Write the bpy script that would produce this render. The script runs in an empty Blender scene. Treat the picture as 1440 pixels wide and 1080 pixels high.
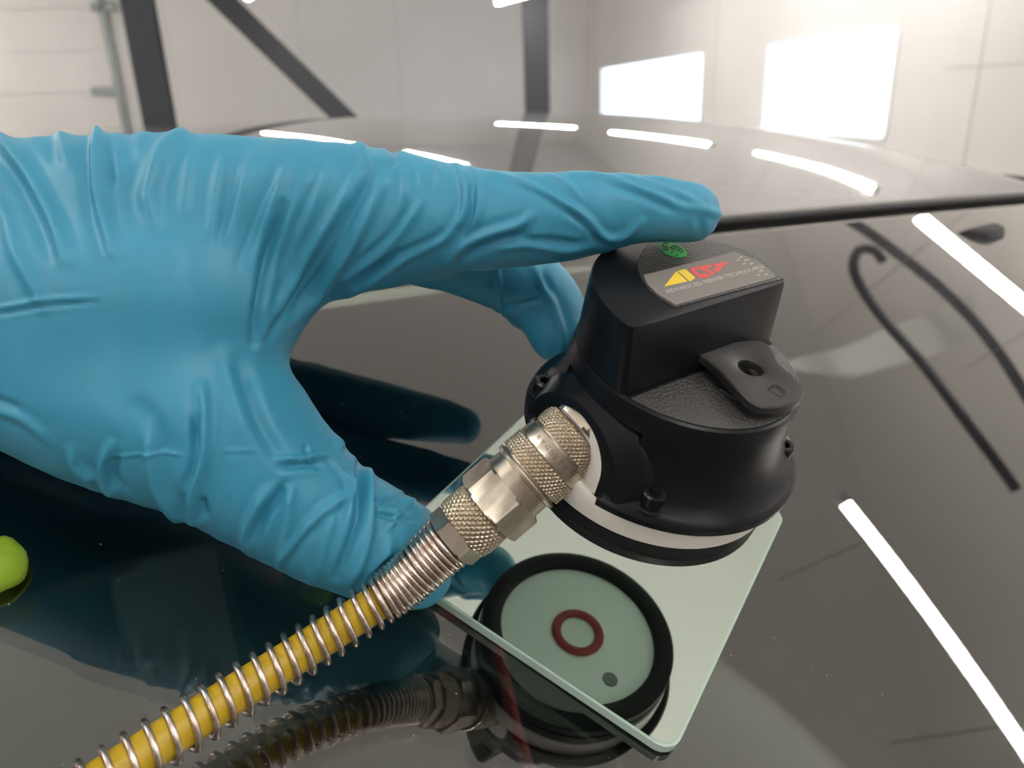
import bpy, bmesh, math, random
import numpy as np
from mathutils import Vector, Matrix
random.seed(3); rng = np.random.default_rng(3)
C = bpy.context.scene.collection
sc = bpy.context.scene
PI = math.pi
# ------------------------------------------------------------------ camera
F_ = 1080.0
PITCH = math.radians(20.5); ROLL = math.radians(-2.0)
R0 = np.array([1, 0, 0.]); D0 = np.array([0, -math.sin(PITCH), -math.cos(PITCH)]); FW = np.array([0, math.cos(PITCH), -math.sin(PITCH)])
RR = R0*math.cos(ROLL) - D0*math.sin(ROLL); DD = D0*math.cos(ROLL) + R0*math.sin(ROLL)
M3 = np.c_[RR, DD, FW]; CAM = np.array([0, 0, 1.5])
cd = bpy.data.cameras.new('camera'); cam = bpy.data.objects.new('camera', cd); C.objects.link(cam); sc.camera = cam
cam.matrix_world = Matrix([[*(RR[i], -DD[i], -FW[i]), CAM[i]] for i in range(3)] + [[0, 0, 0, 1]])
cd.sensor_width = 36; cd.lens = 27; cd.clip_start = 0.01; cd.clip_end = 200
cd.dof.use_dof = True; cd.dof.focus_distance = 0.180; cd.dof.aperture_fstop = 17
# ------------------------------------------------------------------ world, exposure
w = bpy.data.worlds.new('daylight'); sc.world = w; w.use_nodes = True
w.node_tree.nodes['Background'].inputs[0].default_value = (0.80, 0.90, 1.0, 1)
w.node_tree.nodes['Background'].inputs[1].default_value = 4.0
sc.view_settings.view_transform = 'Standard'; sc.view_settings.look = 'None'
sc.view_settings.exposure = 0.27; sc.view_settings.gamma = 1; sc.view_settings.use_curve_mapping = False
TUBE_POWER = 36.0

# ------------------------------------------------------------------ geometry of view -> world
def ray(x, y): return M3 @ np.array([(x-720)/F_, (y-540)/F_, 1])
def W(x, y, z): return CAM + ray(x, y)*z
PM = np.array([-37.319, 46.222, 208.803]); Uc = np.array([.83313, .44661, -.32624]); Vc = np.array([.52299, -.44426, .72740]); Nc = np.array([.17994, -.77664, -.60370])
T0c = np.array([34.001, 23.096, 201.359])
U = M3@Uc; V = M3@Vc; N = M3@Nc; T0 = CAM + M3@T0c/1000; P0 = CAM + M3@PM/1000
def TP(x, y, h):   # tool-plane coordinates (mm) of a sight line at height h over the tool's foot
    d = ray(x, y); p0 = T0 + N*h/1000; t = ((p0-CAM)@N)/(d@N); X = CAM + d*t - p0
    return np.array([X@U, X@V])*1000
def TM():          # tool matrix in metres
    return Matrix([[U[i], V[i], N[i], T0[i]] for i in range(3)] + [[0, 0, 0, 1]])
AZ = math.radians(30)
A_ = np.array([math.cos(AZ), math.sin(AZ), 0]); B_ = np.array([-math.sin(AZ), math.cos(AZ), 0])   # car lateral, car rearward
def car(s, t, z): return A_*s + B_*t + np.array([0, 0, z])
TE = .3265
def roofz(s, t):
    z = 1.481 + (glassz(s, TE)+.0012-(1.481-.100*(TE-1.05)**2-.016*(s-.17)**2-.012*(s-.17)**4))*math.exp(-(t-TE)/.16) - .100*(t-1.05)**2 - .016*(s-.17)**2 - .012*(s-.17)**4
    e = max(0, abs(s-.05)-.64); return z - 1.6*e*e
S0 = float(P0@A_)+.07; TQ = float((P0+V*.03+U*.045)@B_)
def glassz(s, t):
    X = A_*s + B_*t; z = P0[2] - ((X-P0)[:2]@N[:2])/N[2] - 0.0035
    return z - .015*(s-S0)**2 - .2*max(0, -.05-s)**2 - .25*max(0, TQ-t)**2
def ghit(x, y):
    d = ray(x, y); lo, hi = 0.05, 2.0
    for _ in range(50):
        m = (lo+hi)/2; X = CAM+d*m
        if X[2] > glassz(X@A_, X@B_): lo = m
        else: hi = m
    return CAM+d*lo
def normal_of(fn, X):
    s, t = X@A_, X@B_; e = 1e-3
    g = -A_*(fn(s+e, t)-fn(s-e, t))/(2*e) - B_*(fn(s, t+e)-fn(s, t-e))/(2*e) + np.array([0, 0, 1]); return g/np.linalg.norm(g)
def mirrored(X, x, y, n, zl):
    d = ray(x, y); q = d-2*(d@n)*n; return X+q*((zl-X[2])/q[2])
def glass_refl(x, y, zl):
    X = ghit(x, y); return mirrored(X, x, y, normal_of(glassz, X), zl)
def roof_refl(x, y, zl):
    d = ray(x, y); k = .3
    while k < 2.5:
        X = CAM+d*k
        if X@B_ > .32 and X[2] < roofz(X@A_, X@B_): return mirrored(X, x, y, normal_of(roofz, X), zl)
        k += .001
    return None

# ------------------------------------------------------------------ materials
def mat(name, col, rough=.5, metal=0., spec=.5, **kw):
    m = bpy.data.materials.new(name); m.use_nodes = True; nt = m.node_tree; b = nt.nodes['Principled BSDF']
    b.inputs['Base Color'].default_value = (*col, 1); b.inputs['Roughness'].default_value = rough
    b.inputs['Metallic'].default_value = metal; b.inputs['Specular IOR Level'].default_value = spec
    for k, v in kw.items():
        if k == 'coat': b.inputs['Coat Weight'].default_value = v
        if k == 'coat_rough': b.inputs['Coat Roughness'].default_value = v
        if k == 'sss': b.inputs['Subsurface Weight'].default_value = v; b.inputs['Subsurface Radius'].default_value = (.3, .8, 1.0); b.inputs['Subsurface Scale'].default_value = .002
        if k == 'sheen': b.inputs['Sheen Weight'].default_value = v
        if k == 'emit': b.inputs['Emission Color'].default_value = (*v[0], 1); b.inputs['Emission Strength'].default_value = v[1]
    return m
def noise_bump(m, scale, strength, dist=.001, detail=3, tint=None, coord='Object'):
    nt = m.node_tree; b = nt.nodes['Principled BSDF']
    tc = nt.nodes.new('ShaderNodeTexCoord'); n = nt.nodes.new('ShaderNodeTexNoise'); n.inputs['Scale'].default_value = scale; n.inputs['Detail'].default_value = detail
    nt.links.new(tc.outputs[coord], n.inputs['Vector'])
    if strength:
        bp = nt.nodes.new('ShaderNodeBump'); bp.inputs['Strength'].default_value = strength; bp.inputs['Distance'].default_value = dist
        nt.links.new(n.outputs['Fac'], bp.inputs['Height']); nt.links.new(bp.outputs[0], b.inputs['Normal'])
    if tint:
        n2 = nt.nodes.new('ShaderNodeTexNoise'); n2.inputs['Scale'].default_value = tint[2]; n2.inputs['Detail'].default_value = 4; nt.links.new(tc.outputs[coord], n2.inputs['Vector'])
        r = nt.nodes.new('ShaderNodeValToRGB'); r.color_ramp.elements[0].color = (*tint[0], 1); r.color_ramp.elements[1].color = (*tint[1], 1)
        r.color_ramp.elements[0].position = .35; r.color_ramp.elements[1].position = .65
        nt.links.new(n2.outputs['Fac'], r.inputs['Fac']); nt.links.new(r.outputs[0], b.inputs['Base Color'])
    return m
m_wall = noise_bump(mat('white_panel', (.84, .80, .77), .45), 3, 0, tint=((.82, .785, .755), (.86, .825, .795), .6))
m_seam = mat('panel_joint', (.62, .59, .56), .6)
m_ceil = mat('ceiling_sheet', (.80, .78, .75), .7)
m_floor = noise_bump(mat('screed', (.35, .34, .33), .4), 3, 0, tint=((.33, .32, .31), (.40, .39, .38), 1.5))
m_steel = mat('dark_steel', (.045, .047, .055), .5)
m_galv = mat('galvanised', (.30, .33, .32), .45, .6)
m_tube = mat('lamp_tube', (1, 1, 1), .5, emit=((1.0, .97, .93), TUBE_POWER))
m_lamphouse = mat('lamp_housing', (.85, .85, .83), .4)
m_roof = noise_bump(mat('car_paint', (.060, .052, .046), .45, .3, coat=1.0, coat_rough=.02), 900, .0, tint=((.055, .047, .042), (.065, .056, .050), 400))
m_rubber = mat('black_rubber', (.007, .007, .008), .5, spec=.25)
m_interior = mat('cabin_trim', (.012, .013, .015), .7)
m_seat = mat('seat_cloth', (.03, .032, .036), .9)
m_headliner = mat('headliner', (.10, .10, .10), .9)
m_hood = mat('bonnet_paint', (.05, .045, .042), .25, .5, coat=1.0, coat_rough=.03)
m_black = noise_bump(mat('black_plastic', (.0055, .006, .008), .33, spec=.22), 900, .05, .0004)
m_blacktex = noise_bump(mat('grained_black_plastic', (.022, .021, .020), .42, spec=.7), 1300, .55, .0006, 2)
m_tab = noise_bump(mat('black_tab_plastic', (.022, .021, .021), .40, spec=.5), 700, .06, .0003)
m_white = mat('off_white_plastic', (.80, .755, .70), .38)
m_disc = mat('pale_green_disc', (.86, .92, .88), .4)
m_red = mat('red_seal', (.30, .03, .03), .45)
m_greydot = mat('grey_dot', (.20, .23, .22), .5)
m_label = noise_bump(mat('label_grey', (.20, .18, .165), .42), 500, .05, .0002)
m_yel = mat('print_yellow', (.82, .58, .05), .45); m_redp = mat('print_red', (.72, .10, .09), .45); m_txt = mat('print_white', (.50, .46, .42), .5)
m_green = mat('green_sticker', (.03, .42, .08), .4); m_ink = mat('sticker_ink', (.01, .14, .03), .6)
m_screw = mat('blackened_steel', (.035, .035, .037), .28, .8)
m_brass = noise_bump(mat('nickel_plated_brass', (.56, .49, .40), .30, 1.0), 600, .06, .0003, tint=((.50, .43, .34), (.62, .55, .46), 260))
m_brassd = mat('knurl_brass', (.50, .42, .32), .36, 1.0)
m_spring = noise_bump(mat('spring_wire', (.64, .54, .47), .27, 1.0), 500, .12, .0004, tint=((.55, .43, .36), (.72, .63, .57), 300))
m_hose = noise_bump(mat('yellow_hose', (.56, .37, .012), .42), 300, .03, .0005, tint=((.53, .34, .01), (.60, .41, .015), 60))
m_glove = noise_bump(mat('nitrile', (.050, .30, .455), .47, spec=.40, sss=.15), 260, .12, .0006, 4, tint=((.040, .265, .41), (.050, .29, .44), 30))
m_sleeve = mat('dark_sleeve', (.02, .022, .028), .9)
m_cable = mat('red_cable', (.60, .03, .05), .5); m_lime = mat('lime_cloth', (.27, .42, .02), .7)
m_redcloth = mat('dark_red_cloth', (.45, .03, .06), .8)
m_skylight = mat('white_baffle', (.92, .92, .88), .6)

def glass_mat(name, tint, refl=1.0):
    m = bpy.data.materials.new(name); m.use_nodes = True; nt = m.node_tree; nt.nodes.clear()
    o = nt.nodes.new('ShaderNodeOutputMaterial'); tr = nt.nodes.new('ShaderNodeBsdfTransparent'); tr.inputs[0].default_value = (*tint, 1)
    g = nt.nodes.new('ShaderNodeBsdfGlossy'); g.inputs['Roughness'].default_value = .012; g.inputs[0].default_value = (1, .99, .97, 1)
    fr = nt.nodes.new('ShaderNodeFresnel'); fr.inputs['IOR'].default_value = 1.52
    # speckles of dust: tiny diffuse spots
    tc = nt.nodes.new('ShaderNodeTexCoord'); vo = nt.nodes.new('ShaderNodeTexVoronoi'); vo.inputs['Scale'].default_value = 150
    lt = nt.nodes.new('ShaderNodeMath'); lt.operation = 'LESS_THAN'; lt.inputs[1].default_value = .035
    df = nt.nodes.new('ShaderNodeBsdfDiffuse'); df.inputs[0].default_value = (.6, .6, .6, 1)
    mul = nt.nodes.new('ShaderNodeMath'); mul.operation = 'MULTIPLY'; mul.inputs[1].default_value = refl; mul.use_clamp = True
    mx = nt.nodes.new('ShaderNodeMixShader'); mx2 = nt.nodes.new('ShaderNodeMixShader')
    nt.links.new(fr.outputs[0], mul.inputs[0]); nt.links.new(mul.outputs[0], mx.inputs[0]); nt.links.new(tr.outputs[0], mx.inputs[1]); nt.links.new(g.outputs[0], mx.inputs[2])
    nt.links.new(tc.outputs['Object'], vo.inputs['Vector']); nt.links.new(vo.outputs['Distance'], lt.inputs[0])
    dm = nt.nodes.new('ShaderNodeMath'); dm.operation = 'MULTIPLY'; dm.inputs[1].default_value = .35; nt.links.new(lt.outputs[0], dm.inputs[0])
    nt.links.new(dm.outputs[0], mx2.inputs[0]); nt.links.new(mx.outputs[0], mx2.inputs[1]); nt.links.new(df.outputs[0], mx2.inputs[2])
    nt.links.new(mx2.outputs[0], o.inputs[0]); return m
m_screen = glass_mat('windscreen_glass', (.55, .60, .57), 2.7)
m_pane = glass_mat('window_pane', (.95, .97, 1.0), .6)
m_mirror = mat('mirror_silver', (.60, .69, .62), .02, 1.0)
m_edge = mat('mirror_glass_edge', (.42, .55, .48), .12, 0, spec=.8)

# ------------------------------------------------------------------ mesh helpers
def obj(name, verts, faces, m, parent=None, smooth=False, label=None, cat=None, group=None, kind=None, mw=None, recalc=True, ms=None, auto=None):
    me = bpy.data.meshes.new(name); me.from_pydata([tuple(map(float, v)) for v in verts], [], [tuple(map(int, f)) for f in faces])
    if recalc:
        bm = bmesh.new(); bm.from_mesh(me); bmesh.ops.recalc_face_normals(bm, faces=bm.faces); bm.to_mesh(me); bm.free()
    for mm in (ms or [m]): me.materials.append(mm)
    if smooth: me.polygons.foreach_set('use_smooth', [True]*len(me.polygons))
    if auto is not None:
        me.polygons.foreach_set('use_smooth', [True]*len(me.polygons)); me.set_sharp_from_angle(angle=math.radians(auto))
    o = bpy.data.objects.new(name, me); C.objects.link(o)
    if mw is not None: o.matrix_world = mw
    if parent is not None: o.parent = parent
    if label: o['label'] = label
    if cat: o['category'] = cat
    if group: o['group'] = group
    if kind: o['kind'] = kind
    return o
def empty(name, mw, label, cat, group=None):
    o = bpy.data.objects.new(name, None); C.objects.link(o); o.matrix_world = mw; o.empty_display_size = .01
    o['label'] = label; o['category'] = cat
    if group: o['group'] = group
    return o
class MB:
    def __init__(s): s.v = []; s.f = []
    def add(s, v, f):
        k = len(s.v); s.v += [tuple(x) for x in v]; s.f += [tuple(i+k for i in q) for q in f]; return s
    def box(s, c, h, ax=None):
        ax = ax if ax is not None else np.eye(3)
        v = [np.array(c)+ax[0]*h[0]*i+ax[1]*h[1]*j+ax[2]*h[2]*k for i in (-1, 1) for j in (-1, 1) for k in (-1, 1)]
        return s.add(v, [(0, 1, 3, 2), (4, 6, 7, 5), (0, 4, 5, 1), (2, 3, 7, 6), (0, 2, 6, 4), (1, 5, 7, 3)])
    def bevbox(s, c, h, b, ax=None):
        ax = ax if ax is not None else np.eye(3); sec = []
        def loop(hx, hy, z):
            o = []
            for (cx, cy, a0) in ((hx-b, hy-b, 0), (-hx+b, hy-b, 90), (-hx+b, -hy+b, 180), (hx-b, -hy+b, 270)):
                for k in range(4):
                    a = math.radians(a0+30*k); o.append(np.array(c)+ax[0]*(cx+b*math.cos(a))+ax[1]*(cy+b*math.sin(a))+ax[2]*z)
            return o
        b2 = b*.5
        return s.loft([loop(h[0]-b2, h[1]-b2, -h[2]), loop(h[0], h[1], -h[2]+b2), loop(h[0], h[1], h[2]-b2), loop(h[0]-b2, h[1]-b2, h[2])])
    def loft(s, secs, caps=True, closed=True, wrap=False):
        n = len(secs[0]); v = [p for q in secs for p in q]; f = []
        K = len(secs)
        for i in range(K if wrap else K-1):
            i2 = (i+1) % K
            for j in range(n if closed else n-1):
                j2 = (j+1) % n; f.append((i*n+j, i*n+j2, i2*n+j2, i2*n+j))
        if caps and not wrap: f.append(tuple(range(n))[::-1]); f.append(tuple((K-1)*n+j for j in range(n)))
        return s.add(v, f)
    def lathe(s, prof, n=64, o=(0, 0, 0), ax=None, caps=True, phase=0.):
        ax = ax if ax is not None else np.eye(3); o = np.array(o, float)
        secs = [[o+ax[0]*r*math.cos(2*PI*(j+phase)/n)+ax[1]*r*math.sin(2*PI*(j+phase)/n)+ax[2]*h for j in range(n)] for r, h in prof]
        return s.loft(secs, caps)
    def tube(s, pts, r, n=10, caps=True):
        pts = np.array(pts, float); K = len(pts); T = np.gradient(pts, axis=0); T /= np.linalg.norm(T, axis=1)[:, None]
        a = np.cross(T[0], [0, 0, 1.]);
        if np.linalg.norm(a) < 1e-3: a = np.cross(T[0], [1., 0, 0])
        a /= np.linalg.norm(a); secs = []
        for i in range(K):
            a = a-T[i]*(a@T[i]); a /= np.linalg.norm(a); b = np.cross(T[i], a); ri = r[i] if hasattr(r, '__len__') else r
            secs.append([pts[i]+(a*math.cos(2*PI*j/n)+b*math.sin(2*PI*j/n))*ri for j in range(n)])
        return s.loft(secs, caps)
    def out(s, name, m, parent=None, **kw): return obj(name, s.v, s.f, m, parent, **kw)
def prism(poly, h0, h1, bev=0.):
    """polygon (x,y) extruded h0..h1, top edge inset by bev"""
    p = np.array(poly, float); mb = MB()
    def ins(d):
        if d == 0: return p
        q = []; n = len(p); ar = sum(p[i][0]*p[(i+1) % n][1]-p[(i+1) % n][0]*p[i][1] for i in range(n)); sg = 1 if ar > 0 else -1
        for i in range(n):
            e1 = p[i]-p[i-1]; e2 = p[(i+1) % n]-p[i]; e1 = e1/(np.linalg.norm(e1)+1e-12); e2 = e2/(np.linalg.norm(e2)+1e-12)
            nn = np.array([-(e1+e2)[1], (e1+e2)[0]])*sg; nn = nn/(np.linalg.norm(nn)+1e-9); q.append(p[i]+nn*d)
        return np.array(q)
    sg = 1 if h1 > h0 else -1
    secs = [[(*x, h0) for x in p]]
    if bev: secs += [[(*x, h1-sg*bev) for x in p], [(*x, h1-sg*bev*.3) for x in ins(bev*.3)], [(*x, h1) for x in ins(bev)]]
    else: secs += [[(*x, h1) for x in p]]
    return mb.loft(secs)
def smoothpoly(pts, n=4):
    """Chaikin rounding of a closed polygon"""
    p = [np.array(x, float) for x in pts]
    for _ in range(n):
        q = []
        for i in range(len(p)):
            a, b = p[i], p[(i+1) % len(p)]; q += [a*.75+b*.25, a*.25+b*.75]
        p = q
    return np.array(p)
mm = .001
I4 = Matrix.Identity(4)

# ================================================================== ROOM (structure)
cr = np.array([-.12, 1, 0])/math.hypot(.12, 1); cb = np.array([1, .12, 0])/math.hypot(.12, 1)   # along right wall / along back wall
wr = np.array([4.16, 8.24, 0.])       # a point of the right wall's inner face
CORNER = wr+cr*14.9
HZ = 5.7; RT = .12
def wall_seg(mb, o, ax, nrm, x0, x1, z0, z1, th=RT):
    c = o+ax*(x0+x1)/2+nrm*th/2+np.array([0, 0, (z0+z1)/2]); mb.box(c, ((x1-x0)/2, th/2, (z1-z0)/2), [ax, nrm, np.array([0, 0, 1.])])
def wall_xy(px, py):   # sight line onto the right wall
    d = ray(px, py); t = ((wr-CAM)@cb)/(d@cb); X = CAM+d*t; return (X-wr)@cr, X[2]
# window openings from the sight lines
wins = []
for (x0, y0, x1, y1) in ((1267, 30, 1077, 178), (990, 71, 845, 166)):
    a0, zt = wall_xy(x0, y0); a1, _ = wall_xy(x1, 100); _, zb = wall_xy(x0, 200 if x0 > 1100 else 183)
    wins.append((a0, a1, zb, zt))
wins.sort()
mb = MB(); x = -17.0; xe = 14.9
zb, zt = wins[0][2], wins[0][3]
wall_seg(mb, wr, cr, cb, x, xe, 0, min(a[2] for a in wins)); wall_seg(mb, wr, cr, cb, x, xe, max(a[3] for a in wins), HZ)
zlo, zhi = min(a[2] for a in wins), max(a[3] for a in wins)
xs = x
for (a0, a1, b0, b1) in wins:
    wall_seg(mb, wr, cr, cb, xs, a0, zlo, zhi)
    if b0 > zlo: wall_seg(mb, wr, cr, cb, a0, a1, zlo, b0)
    if b1 < zhi: wall_seg(mb, wr, cr, cb, a0, a1, b1, zhi)
    xs = a1
wall_seg(mb, wr, cr, cb, xs, xe, zlo, zhi)
wall_r = mb.out('wall_right', m_wall, kind='structure')
for i, (a0, a1, b0, b1) in enumerate(wins):
    win = bpy.data.objects.new('window_%d' % (i+1), None); C.objects.link(win); win['kind'] = 'structure'
    ax = [cr, cb, np.array([0, 0, 1.])]; fr = .035
    def ring(hx, hz, r, y, cx, cz):
        o = []
        for sx, sz, a0_ in ((1, 1, 0), (-1, 1, 90), (-1, -1, 180), (1, -1, 270)):
            for k in range(7):
                a = math.radians(a0_+15*k); o.append(wr+cr*(cx+sx*(hx-r)+r*math.cos(a))+cb*y+np.array([0, 0, cz+sz*(hz-r)+r*math.sin(a)]))
        return o
    cx, cz, hx, hz = (a0+a1)/2, (b0+b1)/2, (a1-a0)/2, (b1-b0)/2
    MB().loft([ring(hx+.03, hz+.03, .10, -.015, cx, cz), ring(hx+.03, hz+.03, .10, .0, cx, cz), ring(hx-.002, hz-.002, .09, .05, cx, cz), ring(hx-.03, hz-.03, .07, .05, cx, cz), ring(hx-.03, hz-.03, .07, -.01, cx, cz), ring(hx-.01, hz-.01, .08, -.02, cx, cz)], caps=False, wrap=True).out('window_frame', m_lamphouse, win)
    # rounded inner corners closing the rectangular opening
    g = MB(); g.loft([ring(hx-.03, hz-.03, .07, .02, cx, cz), ring(hx-.03, hz-.03, .07, .026, cx, cz)]); g.out('pane', m_pane, win)
# panel joints of the right wall
for k in range(9):
    xx = -3.0+k*2.1
    if any(a[0]-.05 < xx < a[1]+.05 for a in wins): continue
    MB().box(wr+cr*xx-cb*.003+np.array([0, 0, HZ/2]), (.006, .004, HZ/2-.01), [cr, cb, np.array([0, 0, 1.])]).out('joint', m_seam, wall_r)
for zz in (1.62, 2.55):
    for (u0, u1) in ((-6.0, -.4),):
        MB().box(wr+cr*(u0+u1)/2-cb*.003+np.array([0, 0, zz]), ((u1-u0)/2, .004, .005), [cr, cb, np.array([0, 0, 1.])]).out('joint', m_seam, wall_r)
# back wall
mb = MB(); wall_seg(mb, CORNER, -cb, cr, -RT, 28, 0, HZ); wall_b = mb.out('wall_back', m_wall, kind='structure')
def back_pt(px, py, off=0.):
    d = ray(px, py); o = CORNER-cr*off; t = ((o-CAM)@cr)/(d@cr); return CAM+d*t
for px in (425, 560, 735, 240, 60):
    q = back_pt(px, 80); MB().box((q[0], q[1]-.004, HZ/2), (.007, .006, HZ/2-.01), [-cb, cr, np.array([0, 0, 1.])]).out('joint', m_seam, wall_b)
# sectional door in the back wall at the left, with its track
q0 = back_pt(160, 80); z0 = 0
door1 = bpy.data.objects.new('door_1', None); C.objects.link(door1); door1['kind'] = 'structure'
cdr = back_pt(-80, 80)-cr*.03; hw = abs((q0-back_pt(-80, 80))@cb)
for k in range(6):
    MB().box((cdr[0], cdr[1], .5+k*.98), (hw, .02, .482), [-cb, cr, np.array([0, 0, 1.])]).out('panel', m_wall, door1)
q = back_pt(157, 80, .12); MB().box((q[0], q[1], 2.9), (.075, .05, 2.9), [-cb, cr, np.array([0, 0, 1.])]).out('track', m_galv, door1)
for py in (10, 128):
    q = back_pt(146, py, .12); MB().bevbox(tuple(q), (.30, .05, .10), .02, [-cb, cr, np.array([0, 0, 1.])]).out('bracket', m_galv, door1)
# left and front wall, floor, ceiling
LO = CORNER-cb*26
mb = MB(); wall_seg(mb, LO, -cr, -cb, -.1, 32, 0, HZ); mb.out('wall_left', m_wall, kind='structure')
FO = CORNER-cr*31.5
mb = MB(); wall_seg(mb, FO, -cb, -cr, -.1, 27, 0, HZ); mb.out('wall_front', m_wall, kind='structure')
cc = CORNER-cr*15.7-cb*12.9
mb = MB(); mb.box((cc[0], cc[1], -.1), (13.2, 16, .1), [cb, cr, np.array([0, 0, 1.])]); mb.out('floor', m_floor, kind='structure')
mb = MB(); mb.box((cc[0], cc[1], HZ+.1), (13.2, 16, .1), [cb, cr, np.array([0, 0, 1.])]); ceil = mb.out('ceiling', m_ceil, kind='structure')
# steel frame: columns (I-sections), brace
Z3 = np.array([0, 0, 1.])
def ibeam(a, b, wd, dp, side, name, label, tf=.03):
    a = np.array(a); b = np.array(b); ax = b-a; L = np.linalg.norm(ax); ax /= L; s = side-ax*(side@ax); s /= np.linalg.norm(s); o = np.cross(ax, s)
    mb = MB(); c = (a+b)/2
    mb.box(c+o*(dp/2-tf/2), (wd/2, tf/2, L/2), [s, o, ax]); mb.box(c-o*(dp/2-tf/2), (wd/2, tf/2, L/2), [s, o, ax]); mb.box(c, (tf/2, dp/2-tf, L/2), [s, o, ax])
    return mb.out(name, m_steel, label=label, cat='steel beam')
def col_at(px0, px1, py, off, label):
    a = back_pt(px0, py, off); b = back_pt(px1, py, off); c = (a+b)/2; wd = np.linalg.norm((b-a)[:2])
    return ibeam((c[0], c[1], 0.0), (c[0], c[1], HZ), wd, .22, cb, 'steel_column', label), wd
col_at(186, 230, 80, 8.0, 'dark steel column at the left beside the door track')
col_at(738, 771, 80, 8.0, 'dark steel column below the bare lamp tube near the small window')
pa = back_pt(262, -50, 7.9); pb = back_pt(560, 240, 7.9)
ibeam(pa, pb, .36, .14, cb, 'diagonal_brace', 'dark diagonal steel brace sloping down from the left column')

# ================================================================== LAMPS
def tube_lamp(a, b, label, group='ceiling tube lamps', r=.028):
    a = np.array(a); b = np.array(b); c = (a+b)/2; ax = b-a; L = np.linalg.norm(ax); ax /= L
    s = np.cross(ax, Z3); s /= np.linalg.norm(s); u = np.cross(s, ax)
    e = empty('tube_lamp', Matrix.Translation(Vector(c)), label, 'lamp', group)
    m = MB(); m.lathe([(r*.6, -L/2), (r, -L/2+r*.5), (r, L/2-r*.5), (r*.6, L/2)], 14, (0, 0, 0), [s, u, ax]); m.out('tube', m_tube, e, smooth=True)
    for k in (-1, 1):
        MB().lathe([(r*.7, -.02), (r*1.15, -.015), (r*1.15, .02), (r*.5, .03)], 14, ax*k*(L/2+.01), [s, u*k, ax*k]).out('end_cap', m_lamphouse, e)
        if k*0 == 0: MB().tube([ax*L*.35*k+u*(r*.8), ax*L*.35*k+u*(r+.06), ax*L*.35*k+u*.5], .003, 6).out('hanging_wire', m_galv, e)
    return e
ZL = 3.0
seen_pairs = []
gl = [((1290, 303), (1500, 478)), ((1187, 706), (1460, 1082))]
for i, (p, q) in enumerate(gl):
    a = glass_refl(*p, ZL); b = glass_refl(*q, ZL); seen_pairs.append((a, b))
    tube_lamp(a, b, ('white lamp tube mirrored in the windscreen above right', 'white lamp tube mirrored in the windscreen at lower right')[i], r=(.032, .020)[i])
rl = [((250, 181), (345, 186)), ((372, 187), (502, 206)), ((570, 216), (660, 238)), ((700, 174), (812, 180)), ((860, 186), (1000, 204)), ((1062, 215), (1230, 267))]
for p, q in rl:
    a = roof_refl(*p, ZL); b = roof_refl(*q, ZL)
    print('ROOF', p, None if a is None else a.round(2), None if b is None else b.round(2)); seen_pairs.append((a, b))
NM = ['-', 'leftmost bright streak on the car roof', 'bright streak on the roof just above the knuckles', 'streak on the roof crest below the right column', 'streak on the roof crest below the small window', 'long streak on the roof below the big window']
for (a, b), t in list(zip(seen_pairs[2:], NM))[1:]: tube_lamp(a, b, 'hanging lamp tube mirrored as the '+t, r=.025 if 'long' in t else .045)
for i, (x, y, t) in enumerate(((-12.0, 14.5, 'at the far left by the back wall'), (-15.5, 18.5, 'at the far left in the corner'), (-9.5, 10.5, 'left of the frame over the hall floor'), (-3.4, 3.6, 'far left of the bonnet'), (-1.9, .3, 'left of the bonnet'), (-5.0, 7.0, 'over the floor left of the car'), (4.3, .6, 'right of the bonnet'), (.9, -1.1, 'just behind the viewer'), (-1.7, -2.2, 'far behind the viewer to the left'), (2.6, -2.4, 'far behind the viewer to the right'))):  # added unseen tubes, only to brighten the walls, ceiling and foreground
    d = np.array([.52, -.854, 0])*.9; c = np.array([x, y, 3.0]); tube_lamp(c-d, c+d, 'added white fill tube outside the frame '+t, r=.045 if y < 9 else .15)

# rails and baffle under the ceiling, seen mirrored in the windscreen
def curve(pts, n=10):   # Catmull-Rom
    p = [np.array(q, float) for q in pts]; p = [2*p[0]-p[1]]+p+[2*p[-1]-p[-2]]; o = []
    for i in range(1, len(p)-2):
        for k in range(n):
            t = k/n; o.append(.5*((2*p[i])+(-p[i-1]+p[i+1])*t+(2*p[i-1]-5*p[i]+4*p[i+1]-p[i+2])*t*t+(-p[i-1]+3*p[i]-3*p[i+1]+p[i+2])*t**3))
    o.append(p[-2]); return o
ZR = 3.6
def rail(px, r, label):
    pts = curve([glass_refl(x, y, ZR) for x, y in px]); MB().tube(pts, r, 8).out('door_rail', m_steel, smooth=True, label=label, cat='rail')
rail([(1172, 296), (1240, 340), (1330, 412), (1400, 490), (1470, 600)], .035, 'straight dark overhead rail mirrored in the windscreen')
rail([(1243, 368), (1228, 352), (1206, 354), (1202, 385), (1235, 440), (1300, 515), (1375, 615), (1430, 690)], .030, 'hooked dark overhead rail mirrored in the windscreen beside the straight one')
pl = [(1085, 512), (1180, 490), (1440, 385), (1500, 440), (1440, 462), (1205, 527)]
p3 = [glass_refl(x, y, ZR+.5) for x, y in pl]
mb = MB(); mb.loft([[q for q in p3], [q+Z3*.04 for q in p3]]); mb.out('ceiling_baffle', m_skylight, label='pale hanging ceiling panel mirrored in the windscreen', cat='ceiling panel')

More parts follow.
